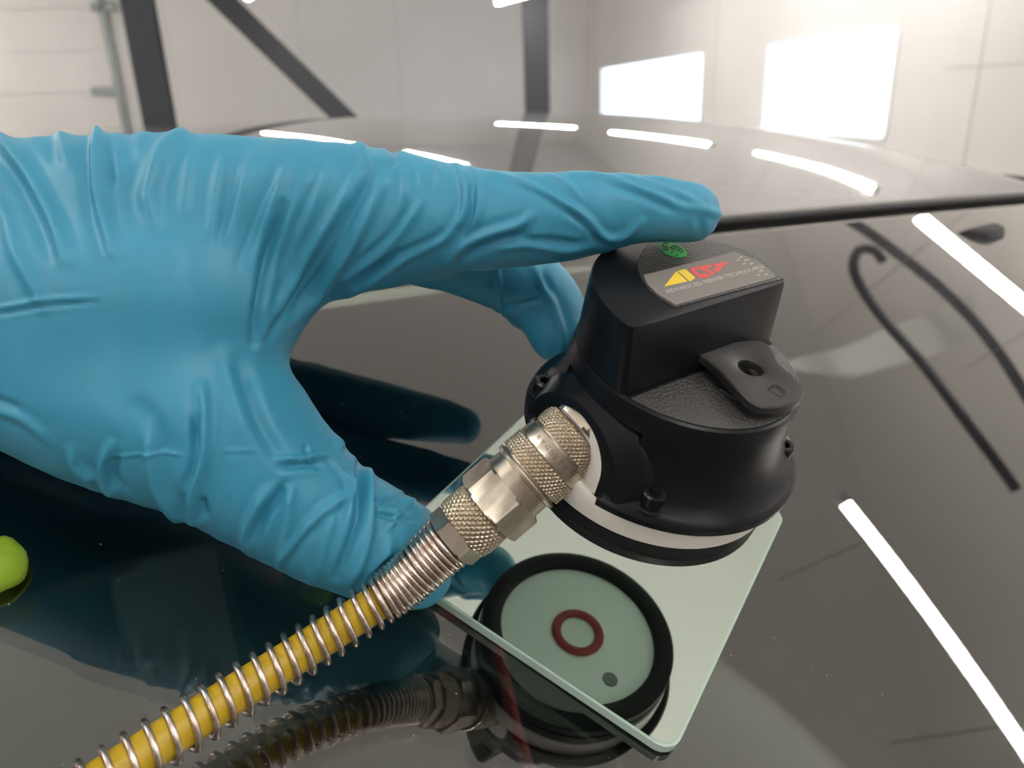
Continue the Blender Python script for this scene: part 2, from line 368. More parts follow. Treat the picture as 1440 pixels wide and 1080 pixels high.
# ================================================================== CAR
E_ = Matrix([[A_[0], B_[0], 0, 0], [A_[1], B_[1], 0, 0], [0, 0, 1, 0], [0, 0, 0, 1]])
carE = empty('car', E_, 'dark grey-brown car with tilted windscreen filling the lower frame', 'car')
def grid(fn, ss, ts, th=0., name='x', m=None, parent=carE, smooth=True, **kw):
    v = []; f = []; ns, nt_ = len(ss), len(ts)
    for t in ts:
        for s in ss: v.append((s, t, fn(s, t)))
    for i in range(nt_-1):
        for j in range(ns-1): k = i*ns+j; f.append((k, k+1, k+ns+1, k+ns))
    if th:
        K = len(v); v += [(a, b, c-th) for a, b, c in v]; f += [tuple(K+i for i in q[::-1]) for q in f[:K and len(f)]]
        bd = [(j) for j in range(ns)]+[(i*ns+ns-1) for i in range(1, nt_)]+[((nt_-1)*ns+j) for j in range(ns-2, -1, -1)]+[(i*ns) for i in range(nt_-2, 0, -1)]
        for a, b in zip(bd, bd[1:]+bd[:1]): f.append((a, a+K, b+K, b))
    return obj(name, v, f, m, parent, smooth=smooth, **kw)
# roof with a rolled front lip
ss = np.linspace(-.66, .78, 96)
tr = np.concatenate([[TE-.004, TE-.002, TE+.001, TE+.005], np.linspace(TE+.012, 1.9, 110)])
def rz(s, t):
    z = roofz(s, t)
    if t < TE+.002: z -= .002*((TE+.002-t)/.006)**2
    return z
grid(rz, ss, tr, .012, 'roof_panel', m_roof, auto=40)
grid(lambda s, t: max(glassz(s, t), rz(s, TE)-.0008)+.0009*math.sin(PI*min(1, max(0, (t-TE+.007)/.010))), np.linspace(-.64, .74, 80), np.linspace(TE-.007, TE+.003, 9), .004, 'windscreen_seal', m_rubber)
# windscreen: two real faces, 5 mm apart
ws = grid(glassz, np.linspace(-.64, .72, 70), np.linspace(-.42, TE-.004, 60), .005, 'windscreen', m_screen, recalc=True)
# mirror mount under the glass
X = ghit(1255, 297); s_, t_ = X@A_, X@B_; X2 = ghit(1300, 290)
mb = MB(); mb.lathe([(.001, 0), (.020, -.001), (.021, -.006), (.014, -.018), (.001, -.020)], 24, (s_, t_, glassz(s_, t_)-.0065)); mb.out('mirror_mount', m_rubber, carE, smooth=True)
s2, t2 = X2@A_, X2@B_
mb = MB(); mb.lathe([(.001, 0), (.034, -.001), (.036, -.01), (.02, -.026), (.001, -.03)], 24, (s2+.01, t2-.012, glassz(s2+.01, t2-.012)-.0065)); mb.out('sensor_cover', m_rubber, carE, smooth=True)
# interior
mb = MB(); secs = []
for s in np.linspace(-.60, .62, 12):
    secs.append([(s, -.40, .99), (s, -.30, 1.07), (s, -.10, 1.10), (s, .06, 1.09), (s, .14, 1.05), (s, .17, .97), (s, .17, .75), (s, -.40, .75)])
mb.loft(secs); mb.out('dashboard', m_interior, carE, auto=35)
for s in (-.27, .33):
    mb = MB()
    mb.loft([[(s+.24*x, .75+.07*y+.16*k, .45+.75*k) for x, y in ((-1, -1), (-.8, -1.3), (.8, -1.3), (1, -1), (1, 1), (-1, 1))] for k in (0, .3, .7, .95)]); mb.out('seat', m_seat, carE, auto=50)
    MB().bevbox((s, .91, 1.24), (.12, .05, .09), .035).out('headrest', m_seat, carE, auto=50)
grid(lambda s, t: rz(s, t)-.03, np.linspace(-.55, .60, 20), np.linspace(TE+.02, 1.85, 20), .01, 'headliner', m_headliner)
# body tub, bonnet, wheels (outside the frame, carries the car on the floor)
mb = MB()
for s in (-.76, .80):
    x0, x1 = (s-.03, s+.03)
    mb.loft([[(x, -1.5, .35), (x, -1.5, .80), (x, -.42, .98), (x, 2.4, 1.0), (x, 2.5, .35)] for x in (x0, x1)])
mb.out('side_panel', m_hood, carE, kind='stuff')
grid(lambda s, t: 1.02-.16*((-.42-t)/1.1)**2-.12*(s-.02)**2, np.linspace(-.76, .80, 30), np.linspace(-1.5, -.40, 20), .01, 'bonnet', m_hood)
for s in (-.665, .745):
    MB().tube(curve([(s, t, glassz(s, t)-.012) for t in (-.40, -.1, .15, TE)]), .022, 10).out('windscreen_pillar', m_hood, carE, smooth=True)
    MB().tube(curve([(s, TE, glassz(s, TE)-.014), (s, 1.0, 1.42), (s, 1.85, 1.40), (s, 2.35, 1.0)]), .022, 10).out('roof_rail', m_hood, carE, smooth=True)
MB().loft([[(-.76, t, z), (.80, t, z)] + [(.80, t, z-.05), (-.76, t, z-.05)] for t, z in ((-1.45, .36), (2.4, .36))]).out('floor_pan', m_rubber, carE)
for s in (-.72, .76):
    for t in (-1.0, 1.75):
        MB().lathe([(.16, -.10), (.30, -.10), (.325, -.07), (.325, .07), (.30, .10), (.16, .10)], 40, (s, t, .325), [np.array([0, 1, 0]), np.array([0, 0, 1.]), np.array([1., 0, 0])]).out('wheel', m_rubber, carE, auto=40)
# things on the dashboard, seen through the glass
def through(x, y, zl):
    d = ray(x, y); return CAM+d*((zl-CAM[2])/d[2])
def toE(p): q = np.array(p); return np.array([q@A_, q@B_, q[2]])
def dashz(p): return 1.105
cab = curve([through(x, y, z) for x, y, z in ((618, 862, 1.13), (650, 872, 1.118), (690, 890, 1.112), (706, 940, 1.112), (722, 1010, 1.112), (745, 1090, 1.112), (770, 1200, 1.112))])
MB().tube(cab, .0042, 10).out('red_cable', m_cable, smooth=True, label='thin red cable lying below the windscreen glass near the mirror plate', cat='cable')
def cloth(px, zl, th, name, m, label):
    pts = smoothpoly([through(x, y, zl)[:2] for x, y in px], 2); c = pts.mean(0); mb = MB(); secs = []
    for k, (sc_, h) in enumerate(((1.0, 0), (1.01, th*.4), (.93, th*.8), (.7, th), (.35, th*1.15), (.05, th*1.1))):
        secs.append([(*(c+(p-c)*sc_*(1+.04*math.sin(j*.9+k))), zl+h) for j, p in enumerate(pts)])
    mb.loft(secs); mb.out(name, m, label=label, cat='cloth', smooth=True)
pts_ = [np.array(ghit(x, y)) for x, y in smoothpoly([(-70, 792), (18, 778), (44, 790), (42, 815), (10, 846), (-70, 856)], 2)]; c_ = np.mean(pts_, axis=0); mb = MB()
mb.loft([[c_+(p-c_)*k+np.array([0, 0, h+.0006*math.sin(i*1.1+k*5)+.0016]) for i, p in enumerate(pts_)] for k, h in ((1, 0), (1.01, .002), (.93, .004), (.65, .005), (.2, .0055), (.03, .0055))])
mb.out('lime_cloth', m_lime, label='lime green cloth lying on the windscreen at the left picture edge', cat='cloth', smooth=True)
cloth([(55, 790), (130, 780), (190, 785), (200, 800), (120, 828), (50, 825)], 1.112, .008, 'red_cloth', m_redcloth, 'dark red cloth under the glass beside the lime cloth')
cloth([(420, 830), (450, 825), (470, 835), (455, 855), (425, 850)], 1.112, .008, 'lime_reflection', m_lime, 'small lime green stand-in for a reflection, on the dashboard under the thumb')  # lime piece added in place of the cloth's reflection in the glass
cloth([(300, 760), (360, 765), (400, 795), (390, 830), (330, 790)], 1.112, .008, 'red_strap', m_redcloth, 'dark red strap on the dashboard below the palm')

# ================================================================== MIRROR PLATE
pm = Matrix([[U[i], V[i], N[i], P0[i]] for i in range(3)] + [[0, 0, 0, 1]])
mir = empty('mirror_plate', pm, 'square pale green mirror plate with rounded corners lying on the windscreen', 'mirror')
def rrect(x0, y0, x1, y1, r, n=8):
    o = []
    for cx, cy, a0 in ((x1-r, y1-r, 0), (x0+r, y1-r, 90), (x0+r, y0+r, 180), (x1-r, y0+r, 270)):
        for k in range(n+1): a = math.radians(a0+90*k/n); o.append((cx+r*math.cos(a), cy+r*math.sin(a)))
    return o
L1, L2 = .090, .099
q = rrect(0, 0, L1, L2, .005)
prism(rrect(-.0002, -.0002, L1+.0002, L2+.0002, .005), -.0028, -.0002).out('glass_body', m_edge, mir, auto=40)
prism(rrect(.0004, .0004, L1-.0004, L2-.0004, .0048), -.0003, .0, .0).out('silvered_face', m_mirror, mir, auto=40, label='pale green reflecting face')

# ================================================================== TOOL (tool frame: millimetres -> metres)
TMAT = TM()
tool = empty('repair_tool', TMAT, 'black round repair tool with a label on top, held over the mirror plate', 'tool')
def S(mb):   # scale to metres
    mb.v = [(a*mm, b*mm, c*mm) for a, b, c in mb.v]; return mb
DP = math.radians(246); dpx = np.array([math.cos(DP), math.sin(DP)]); dpn = np.array([-dpx[1], dpx[0]])   # port direction and its normal
def chain_arc(c, r, a0, a1, n): return [(c[0]+r*math.cos(a0+(a1-a0)*k/n), c[1]+r*math.sin(a0+(a1-a0)*k/n)) for k in range(n+1)]
# rubber foot (annulus with groove) and pale disc inside it
S(MB().loft([[(r*math.cos(2*PI*j/96), r*math.sin(2*PI*j/96), h) for j in range(96)] for r, h in
   [(25.0, 3.0), (25.0, .6), (25.8, 0), (30.2, 0), (31.0, .5), (31.2, 2.8), (30.9, 3.2), (30.9, 3.6), (31.3, 4.0), (31.3, 6.9), (28, 7.0), (25.0, 6.5)]], caps=False, wrap=True)).out('rubber_foot', m_rubber, tool, auto=40)
S(MB().lathe([(25.0, 2.2), (25.0, 6.8)], 64)).out('bottom_disc', m_disc, tool, auto=40, label='pale green disc inside the black foot')
S(MB().loft([[((7.0+1.5*math.cos(a))*math.cos(2*PI*j/48), (7.0+1.5*math.cos(a))*math.sin(2*PI*j/48), 1.6+.8*math.sin(a)) for j in range(48)] for a in np.linspace(0, 2*PI, 13)[:-1]], caps=False, wrap=True)).out('red_seal', m_red, tool, smooth=True, label='small dark red sealing ring')
def mirrored_tp(x, y, h):   # where a sight line mirrored in the plate meets the tool-foot plane
    d = ray(x, y); t = ((P0-CAM)@N)/(d@N); X = CAM+d*t; q = d-2*(d@N)*N; hp = (T0+N*h*mm-X)@N; X = X+q*(hp/(q@N)) - T0; return np.array([X@U, X@V])*1000
gd = mirrored_tp(858, 955, 2)
S(MB().lathe([(2.2, 1.9), (2.4, 2.1), (2.4, 2.3)], 24, (gd[0], gd[1], 0))).out('grey_dot', m_greydot, tool, smooth=False, label='small grey dot on the pale disc')
# white base ring with port block
S(MB().lathe([(30.4, 6.9), (31.5, 7.4), (31.7, 9), (31.7, 13.6), (31.2, 14.6), (26, 15.2)], 120)).out('base_ring', m_white, tool, auto=35, label='off-white plastic base ring')
mb = MB(); secs = []
def arch(r, y0, hc=17.5, n=36):     # arch outline in (perp, height): straight legs down to y0
    return [(r, y0)]+[(r*math.cos(PI*k/n), hc+r*math.sin(PI*k/n)) for k in range(n+1)]+[(-r, y0)]
def archsec(r, y0, al, hc=17.5, n=36): return [(dpx[0]*al+dpn[0]*x, dpx[1]*al+dpn[1]*x, h) for x, h in arch(r, y0, hc, n)]
S(MB().loft([archsec(11.2, 12, 10, 19), archsec(11.2, 12, 28.1, 19), archsec(10.9, 12, 28.5, 19)])).out('port_block', m_white, tool, auto=35, label='off-white block inside the port arch')
# black housing: lathe shoulder below, D-shaped block above
prof = [(31.2, 14.4), (33.6, 14.5), (34.3, 15.0), (34.4, 16.6), (34.0, 17.3), (33.0, 18.0), (31.4, 19.3), (29.9, 21.0), (28.8, 23.2), (28.0, 26.0), (27.5, 29.5), (27.1, 33), (26.8, 37.2), (26.5, 38.0), (25.9, 38.4), (2, 38.4)]
n = 240; secs = []
for r, h in prof:
    ring_ = []
    for j in range(n):
        a = 2*PI*j/n; rr = r; dth = (a-DP+PI) % (2*PI)-PI
        if abs(dth) < 1.0:
            al, pe = r*math.cos(dth), r*math.sin(dth)
            if abs(pe) < 13.0 and al > 21.5 and h < 31: rr = 21.5/math.cos(dth)
        ring_.append((rr*math.cos(a), rr*math.sin(a), h))
    secs.append(ring_)
lower = S(MB().loft(secs))
hous = lower.out('housing', m_black, tool, auto=32)
# port arch: stepped conical collar
mb = MB(); secs = [archsec(r, 14.6, al_, hc) for r, al_, hc in ((20.6, 12, 14.7), (20.5, 23.6, 14.7), (20.1, 24.4, 14.7), (17.4, 28.6, 14.8), (16.9, 29.4, 14.8), (16.2, 29.7, 14.9), (10.6, 29.7, 19), (10.3, 29.3, 19), (10.3, 12, 19))]
S(mb.loft(secs, caps=False, wrap=True)).out('port_arch', m_black, hous, auto=28)
# D block: arc clipped by the front chord, drafted
nf = np.array([.934, -.358]); tf_ = np.array([.358, .934])
def dsec(r, off, h, cy, corner=1.2, inset=0.):
    r = r-inset; off = off-inset; c = np.array([0, cy]); oc = off-c@nf
    half = math.sqrt(max(r*r-oc*oc, 1)); base = math.atan2(nf[1], nf[0]); al = math.atan2(half, oc)
    arc = chain_arc(c, r, base+al, base+2*PI-al, 60)
    p1 = np.array(arc[-1]); p0 = np.array(arc[0]); ch = [p1+(p0-p1)*k/16 for k in range(1, 16)]
    pts = [np.array(q) for q in arc]+ch
    # soften the two corners
    K = len(pts); out = list(pts)
    for _ in range(2):
        o2 = list(out)
        for i in (0, 60):
            for di in (-1, 0, 1): j = (i+di) % K; o2[j] = out[j]*.6+(out[j-1]+out[(j+1) % K])*.2
        out = o2
    return [(p[0], p[1], h) for p in out]
HT = 55.0
blk = MB().loft([dsec(26.4, 5.4, 36.5, 0), dsec(26.4, 5.3, 38.6, 0), dsec(26.5, 4.4, 44, -.4), dsec(26.6, 3.3, 51, -1.0), dsec(26.6, 2.9, HT-1.2, -1.3), dsec(26.6, 2.9, HT-.4, -1.3, inset=.25), dsec(26.6, 2.9, HT, -1.3, inset=.9)])
S(blk).out('upper_housing', m_black, tool, auto=35)
# grained platform skin
def arcpoly(r, a0, a1, off, cy=0., n=40):
    pts = [q for q in chain_arc((0, cy), r, 0, 2*PI, 240)[:-1] if np.dot(q, nf) > off]
    pts.sort(key=lambda q: np.dot(q, tf_)); return pts
plat = arcpoly(25.6, 0, 0, 5.6)
S(prism(plat, 38.35, 38.62, .12)).out('grained_platform', m_blacktex, tool, auto=30, label='grained crescent platform')
# top panel, label, print
def TPP(pts, h): return [TP(x, y, h) for x, y in pts]
hp = HT+.0
panel = TPP([(893, 373), (894, 384), (900, 396), (910, 409), (926, 423), (948, 436), (1106, 394), (1096, 381), (1078, 367), (1050, 352), (1020, 343), (985, 336), (950, 334), (915, 337), (900, 352)], hp)
ctr = np.mean(panel, axis=0)
S(prism([ctr+(p-ctr)*.965 for p in panel], hp-.3, hp+.4, .3)).out('top_panel', m_blacktex, tool, auto=30, label='raised grained panel on top')
lab = TPP([(905, 387), (910, 399), (924, 413), (950, 429), (1092, 390), (1083, 379), (1064, 366), (1033, 354)], hp+.45)
S(prism(lab, hp+.35, hp+.5, .0)).out('label_plate', m_label, tool, label='grey label with yellow and red print')
lab_o = bpy.data.objects['label_plate']
hl = hp+.51
def flat(px, name, m, par=None, lb=None, h=hl, th=.05): return S(prism(TPP(px, h), h, h+th)).out(name, m, par or lab_o, label=lb)
flat([(934, 403), (951, 381.5), (967, 396)], 'logo_triangle', m_yel)
flat([(953, 381), (964, 378.5), (978, 391), (970, 396)], 'logo_block', m_yel)
# red letter shapes
flat([(969, 377.5), (980, 375.5), (984, 378), (978, 381), (990, 389), (984, 391.5), (974, 384)], 'logo_letter', m_redp)
flat([(981, 375), (999, 372), (1001, 375), (994, 378), (1006, 384), (1000, 387.5), (990, 380), (987, 381.5)], 'logo_letter', m_redp)
flat([(1000, 372), (1024, 368), (1022, 372), (1016, 375), (1010, 383), (1002, 380.5), (1008, 374.5)], 'logo_letter', m_redp)
flat([(982, 389), (990, 384), (1000, 388), (992, 391.5)], 'logo_letter', m_redp)
def text(body, size, px0, px1, h, m, name, par, th=.04, flipup=1):
    c = bpy.data.curves.new('t', 'FONT'); c.body = body; c.size = size*mm; c.extrude = th*mm/2; c.resolution_u = 2
    o = bpy.data.objects.new('t', c); C.objects.link(o); bpy.context.view_layer.update()
    me = bpy.data.meshes.new_from_object(o.evaluated_get(bpy.context.evaluated_depsgraph_get())); bpy.data.objects.remove(o)
    wd = max(v.co.x for v in me.vertices)-min(v.co.x for v in me.vertices)
    a = TP(*px0, h)*mm; b = TP(*px1, h)*mm; L = np.linalg.norm(b-a); e = (b-a)/L; up = np.array([-e[1], e[0]])*flipup; k = L/wd
    for v in me.vertices:
        p = a+e*v.co.x*k+up*v.co.y; v.co = (p[0], p[1], h*mm+v.co.z)
    me.materials.clear(); me.materials.append(m)
    q = bpy.data.objects.new(name, me); C.objects.link(q); q.parent = par; return q
text('ADVANCED REPAIR TECHNOLOGY', 1.75, (939, 412.5), (1078, 376), hl, m_txt, 'lettering', lab_o)
# rubbed small print at the label's right end
for i, (x, y, w_) in enumerate(((1041, 362, 5), (1049, 366, 6), (1056, 371, 5), (1062, 377, 7), (1070, 381, 6), (1077, 386, 5), (1046, 371, 4), (1037, 366, 4), (1066, 387, 4))):
    flat([(x-w_/2, y), (x+w_/2, y-1.6), (x+w_/2+1, y-.4), (x+1, y+.6), (x-w_/2+1, y+1.3)], 'print_mark', m_txt)
# green sticker with pen marks
gs = TP(946, 351, hp+.5); st = S(MB().lathe([(3.5, hp+.3), (3.5, hp+.5)], 40, (gs[0], gs[1], 0))).out('round_sticker', m_green, tool, auto=30, label='round green sticker with pen marks')
def stroke(px, r, h, name, m, par): return S(MB().tube([(*TP(x, y, h), h) for x, y in px], r, 6)).out(name, m, par)
for px in ([(940, 342.5), (933, 342), (931, 345), (938, 348), (939, 351), (932, 351)], [(947, 345), (943, 348), (945, 351), (950, 349), (948, 345), (953, 346), (955, 349)],
           [(946, 353), (944, 357), (950, 360), (954, 358)], [(958, 349), (953, 352), (958, 355), (961, 353), (958, 350)]):
    stroke(px, .12, hp+.5, 'pen_mark', m_ink, st)
# retaining tab on the front face
hT = 42.5
tabpx = [(968, 492), (1000, 484), (1070, 476), (1080, 484), (1090, 497), (1093, 509), (1108, 522), (1122, 535), (1131, 546), (1132, 555), (1124, 565), (1108, 570), (1085, 573), (1066, 572), (1052, 562), (1030, 540), (1006, 514), (985, 499)]
tp_ = TPP(tabpx, hT); hc = TP(1056, 516, hT); hr = 2.75
def ringmesh(outer, c, r, h0, h1, n=48, bev=.35):
    """plate with a round hole: outline resampled by angle round the hole"""
    outer = np.array(outer); P_ = []
    for j in range(n):
        a = 2*PI*j/n; d = np.array([math.cos(a), math.sin(a)]); best = None
        for i in range(len(outer)):
            p, q = outer[i], outer[(i+1) % len(outer)]; e = q-p; det = d[0]*(-e[1])+d[1]*e[0]
            if abs(det) < 1e-9: continue
            rhs = p-c; t = (rhs[0]*(-e[1])+rhs[1]*e[0])/det; u_ = (d[0]*rhs[1]-d[1]*rhs[0])/det
            if t > 0 and -1e-6 <= u_ <= 1+1e-6 and (best is None or t > best): best = t
        P_.append(best)
    sec = lambda fr_, h: [(c[0]+math.cos(2*PI*j/n)*fr_(j), c[1]+math.sin(2*PI*j/n)*fr_(j), h) for j in range(n)]
    return MB().loft([sec(lambda j: r, h0), sec(lambda j: P_[j], h0), sec(lambda j: P_[j], h1-bev), sec(lambda j: P_[j]-bev, h1), sec(lambda j: r+.75, h1), sec(lambda j: r+.2, h1-.3), sec(lambda j: r, h1-.8)], caps=False, wrap=True)
tabo = S(ringmesh(smoothpoly(tp_, 2), hc, hr, hT-2.0, hT, n=96)).out('retaining_tab', m_tab, tool, auto=35, label='flat black tab with round hole')
S(MB().lathe([(1.9, 38.5), (1.9, 40.2), (1.2, 40.3), (1.0, 39.4), (.2, 39.4)], 20, (hc[0], hc[1], 0), phase=.5)).out('screw', m_screw, tabo, auto=35)
rec = [(1078, 547), (1086, 541), (1094, 541.5), (1104, 549), (1105, 554), (1099, 558), (1092, 553)]
S(prism(TPP(rec, hT), hT-.3, hT+.03)).out('recess_shade', m_rubber, tabo, auto=30)  # flush dark patch, shade of the hollow put into the colour
S(prism(TPP([(1081, 549), (1087, 545.5), (1094, 547.5), (1101, 555), (1098, 557.5), (1090, 554)], hT+.05), hT-.2, hT+.06)).out('embossed_mark', m_tab, tabo)
# slot under the tab, fillet ledges on the platform
lp = [np.array(q) for q in TPP([(988, 503), (1030, 548), (1042, 562), (1030, 556), (1000, 530)], 39.0)]
S(prism(TPP([(1011, 548), (1014, 546), (1040, 559), (1038, 562)], 39.2), 38.4, 39.4, .2)).out('ledge', m_tab, tool, auto=30)
S(prism(TPP([(935, 520), (957, 515), (958, 519), (937, 525)], 39.2), 38.4, 39.4, .2)).out('ledge', m_tab, tool, auto=30)
# four socket screws on the shoulder
scr = None
for i, (x, y) in enumerate(((767, 534), (921, 695), (1104, 624), None) if False else ((767, 534), (921, 695), (1104, 624))):
    a = TP(x, y, 22.2); rr = np.linalg.norm(a); a = a*min(1, 30.4/rr) if i != 0 else a*min(1, 30.6/rr)
    # boss recess
    S(MB().lathe([(3.4, 16.5), (3.4, 18.4), (3.2, 18.6)], 28, (a[0], a[1], 0))).out('screw_seat', m_rubber, tool, auto=35)
    s0 = S(MB().loft([[(a[0]+r*math.cos(2*PI*j/36), a[1]+r*math.sin(2*PI*j/36), h) for j in range(36)] for r, h in [(2.6, 17), (2.6, 21.7), (2.3, 22.1), (1.75, 22.1)]]
        + [[(a[0]+r/max(math.cos((2*PI*j/36) % (PI/3)-PI/6), .5)*math.cos(2*PI*j/36), a[1]+r/max(math.cos((2*PI*j/36) % (PI/3)-PI/6), .5)*math.sin(2*PI*j/36), h) for j in range(36)] for r, h in [(1.25, 22.0), (1.2, 20.2)]])).out('socket_screw', m_screw, tool, auto=35)
a = np.array([math.cos(math.radians(106)), math.sin(math.radians(106))])*30
S(MB().lathe([(2.6, 17), (2.6, 21.7), (2.3, 22.1), (1.3, 22.1), (1.3, 20.2)], 24, (a[0], a[1], 0))).out('socket_screw', m_screw, tool, auto=35)

# ================================================================== COUPLING AND HOSE
def AX(px, py, z): return W(px, py, z)
Q0 = W(838, 587, .178); Q1 = W(800, 619, .1772); Q2 = W(562, 820, .1758)
axd = (Q2-Q1)/np.linalg.norm(Q2-Q1); sd = np.cross(axd, N); sd /= np.linalg.norm(sd); up = np.cross(sd, axd)
CA = [sd, up, axd]
def al(px):   # distance along the axis for a pixel x on the centre line
    lo, hi = -.05, .2
    for _ in range(40):
        m = (lo+hi)/2; X = Q1+axd*m-CAM; c = X@M3; x = 720+F_*c[0]/c[2]
        if x > px: lo = m
        else: hi = m
    return lo
coup = empty('quick_coupling', Matrix([[sd[i], up[i], axd[i], Q1[i]] for i in range(3)]+[[0, 0, 0, 1]]), 'knurled nickel-plated quick coupling screwed into the side of the black tool', 'coupling')
def lz(prof, name, m, n=64, par=coup, sh=35, phase=0, **kw): return MB().lathe([(r*mm, h) for r, h in prof], n, phase=phase).out(name, m, par, auto=sh, **kw)
def knurl(r, h0, h1, name, nd, par=coup, m=m_brassd, bulge=0.):
    nu, nv = nd*10, max(10, int((h1-h0)*1000*9)); v = []; f = []
    for i in range(nv+1):
        h = h0+(h1-h0)*i/nv; e = min(i, nv-i)/nv
        for j in range(nu):
            a = 2*PI*j/nu; p = (a*nd/(2*PI)); q = (h-h0)*1000*nd/(2*PI*r)*.85
            d1 = abs(((p+q) % 1)-.5)*2; d2 = abs(((p-q) % 1)-.5)*2
            g = min(1, d1*2.2)*min(1, d2*2.2) if 0 < i < nv else 0
            rr = (r-.36+.38*g+bulge*math.sin(PI*i/nv)-(.35 if i in (0, nv) else 0))*mm; v.append((rr*math.cos(a), rr*math.sin(a), h))
    for i in range(nv):
        for j in range(nu): j2 = (j+1) % nu; f.append((i*nu+j, i*nu+j2, (i+1)*nu+j2, (i+1)*nu+j))
    f.append(tuple(range(nu))[::-1]); f.append(tuple(nv*nu+j for j in range(nu)))
    return obj(name, v, f, m, par, auto=50)
view = CAM-Q1; va = math.atan2(view@up, view@sd); e_lr = RR*.646+DD*.763; vl = math.atan2(e_lr@up, e_lr@sd)
sgn = 1 if math.sin(vl-va) > 0 else -1
def hexnut(r, h0, h1, name, m=m_brass, par=coup, ph=0., ch=.7):
    n = 48; secs = []
    for h, lim in ((h0, r*.91), (h0+ch*mm, 99), (h1-ch*mm, 99), (h1, r*.91)):
        s_ = []
        for j in range(n):
            b = 2*PI*j/n; fl = r*.866/math.cos((b % (PI/3))-PI/6); rr = min(fl, lim); a = b+ph; s_.append((rr*mm*math.cos(a), rr*mm*math.sin(a), h))
        secs.append(s_)
    return MB().loft(secs).out(name, m, par, auto=20)
hA0, hA1 = al(812), al(788); hB1 = al(768); hC1 = al(745); hD1 = al(736); hE1 = al(720); hF1 = al(684); hG1 = al(650); hH1 = al(632)
lz([(5, hA0-.014), (5, hA0)], 'nipple', m_brass)
hexnut(9.3, hA0-.0065, hA0-.0008, 'port_nut', ph=va+sgn*.1)
knurl(8.5, hA0, hA1, 'knurled_ring', 46, bulge=.35)
lz([(8.3, hA1-.0003), (8.3, hA1+.0004), (8.95, hA1+.0007), (9.1, hB1-.0004), (9.0, hB1)], 'plain_band', m_brass)
knurl(9.25, hB1, hC1, 'knurled_ring', 48)
lz([(8.4, hC1-.0002), (8.4, hC1+.0004), (9.1, hC1+.0006), (9.3, (hC1+hD1)/2), (9.1, hD1-.0002), (8.4, hD1)], 'snap_ring', m_brass)
lz([(8.3, hD1-.0003), (8.35, hE1+.0003)], 'barrel', m_brass)
hexnut(9.7, hE1, hF1, 'large_hexagon', ph=va+sgn*math.radians(21.7), ch=.5)
knurl(7.75, hF1-.0002, hG1, 'knurled_sleeve', 34, bulge=.3)
hexnut(7.55, hG1, hH1, 'small_hexagon', ph=va+sgn*math.radians(35), ch=.4)
# engraved letters on the plain band, turned round the sleeve
def bandtext(body, size, r, h, a0, step):
    for k, ch_ in enumerate(body):
        if ch_ == ' ': continue
        c = bpy.data.curves.new('t', 'FONT'); c.body = ch_; c.size = size*mm; c.extrude = .00002; c.resolution_u = 1
        o = bpy.data.objects.new('t', c); C.objects.link(o); bpy.context.view_layer.update()
        me = bpy.data.meshes.new_from_object(o.evaluated_get(bpy.context.evaluated_depsgraph_get())); bpy.data.objects.remove(o)
        for v in me.vertices:
            a = a0+step*k+v.co.x/(r*mm); rr = r*mm+v.co.z; v.co = (rr*math.cos(a), rr*math.sin(a), h-v.co.y)
        me.materials.clear(); me.materials.append(m_engr); q = bpy.data.objects.new('engraved_letter', me); C.objects.link(q); q.parent = coup
m_engr = mat('engraving', (.16, .12, .09), .5, .6)
bandtext('S RYGDSTY S', 1.7, 9.05, (hA1+hB1)/2+.0008, va-.95, .17)

# hose: yellow tube + spring guard
HP = [(634, 758, .1763), (596, 793, .1757), (548, 835, .1742), (436, 909, .1680), (330, 976, .1595), (236, 1037, .1510), (141, 1098, .1425), (20, 1175, .132), (-140, 1278, .120)]
hosec = np.array(curve([W(x, y, z)-Q1 for x, y, z in HP], 40))
hose = empty('air_hose', Matrix.Translation(Vector(Q1)), 'yellow air hose in a bright wire spring guard running to the lower left corner', 'hose')
MB().tube(hosec[::4], 4.05*mm, 24).out('hose_tube', m_hose, hose, smooth=True)
seg = np.r_[0, np.cumsum(np.linalg.norm(np.diff(hosec, axis=0), axis=1))]
def at(s):
    s = min(max(s, 0), seg[-1]); i = min(np.searchsorted(seg, s), len(seg)-1); i = max(i, 1); k = (s-seg[i-1])/(seg[i]-seg[i-1]); p = hosec[i-1]*(1-k)+hosec[i]*k
    i0, i1 = max(i-6, 0), min(i+6, len(hosec)-1); t = hosec[i1]-hosec[i0]; return p, t/np.linalg.norm(t)
pts = []; ph = 0.; s = .0012; ref = N.copy()
while s < seg[-1]-.004:
    p, t = at(s); e1 = np.cross(t, ref); e1 /= np.linalg.norm(e1); e2 = np.cross(e1, t)
    q = s*1000
    if q < 19: R_ = 6.1-.05*q; pitch = 1.44
    elif q < 25: k = (q-19)/6; R_ = 5.1; pitch = 1.44+(3.3-1.44)*k
    else: R_ = 5.1; pitch = 3.3+min(1.0, (q-25)/80)*1.2
    pts.append(p+(e1*math.cos(ph)+e2*math.sin(ph))*R_*mm); st_ = 2*PI/26; ph += st_; s += pitch*mm/26
MB().tube(pts, .72*mm, 8).out('spring_guard', m_spring, hose, smooth=True, label='bright wire spring coiled round the hose')

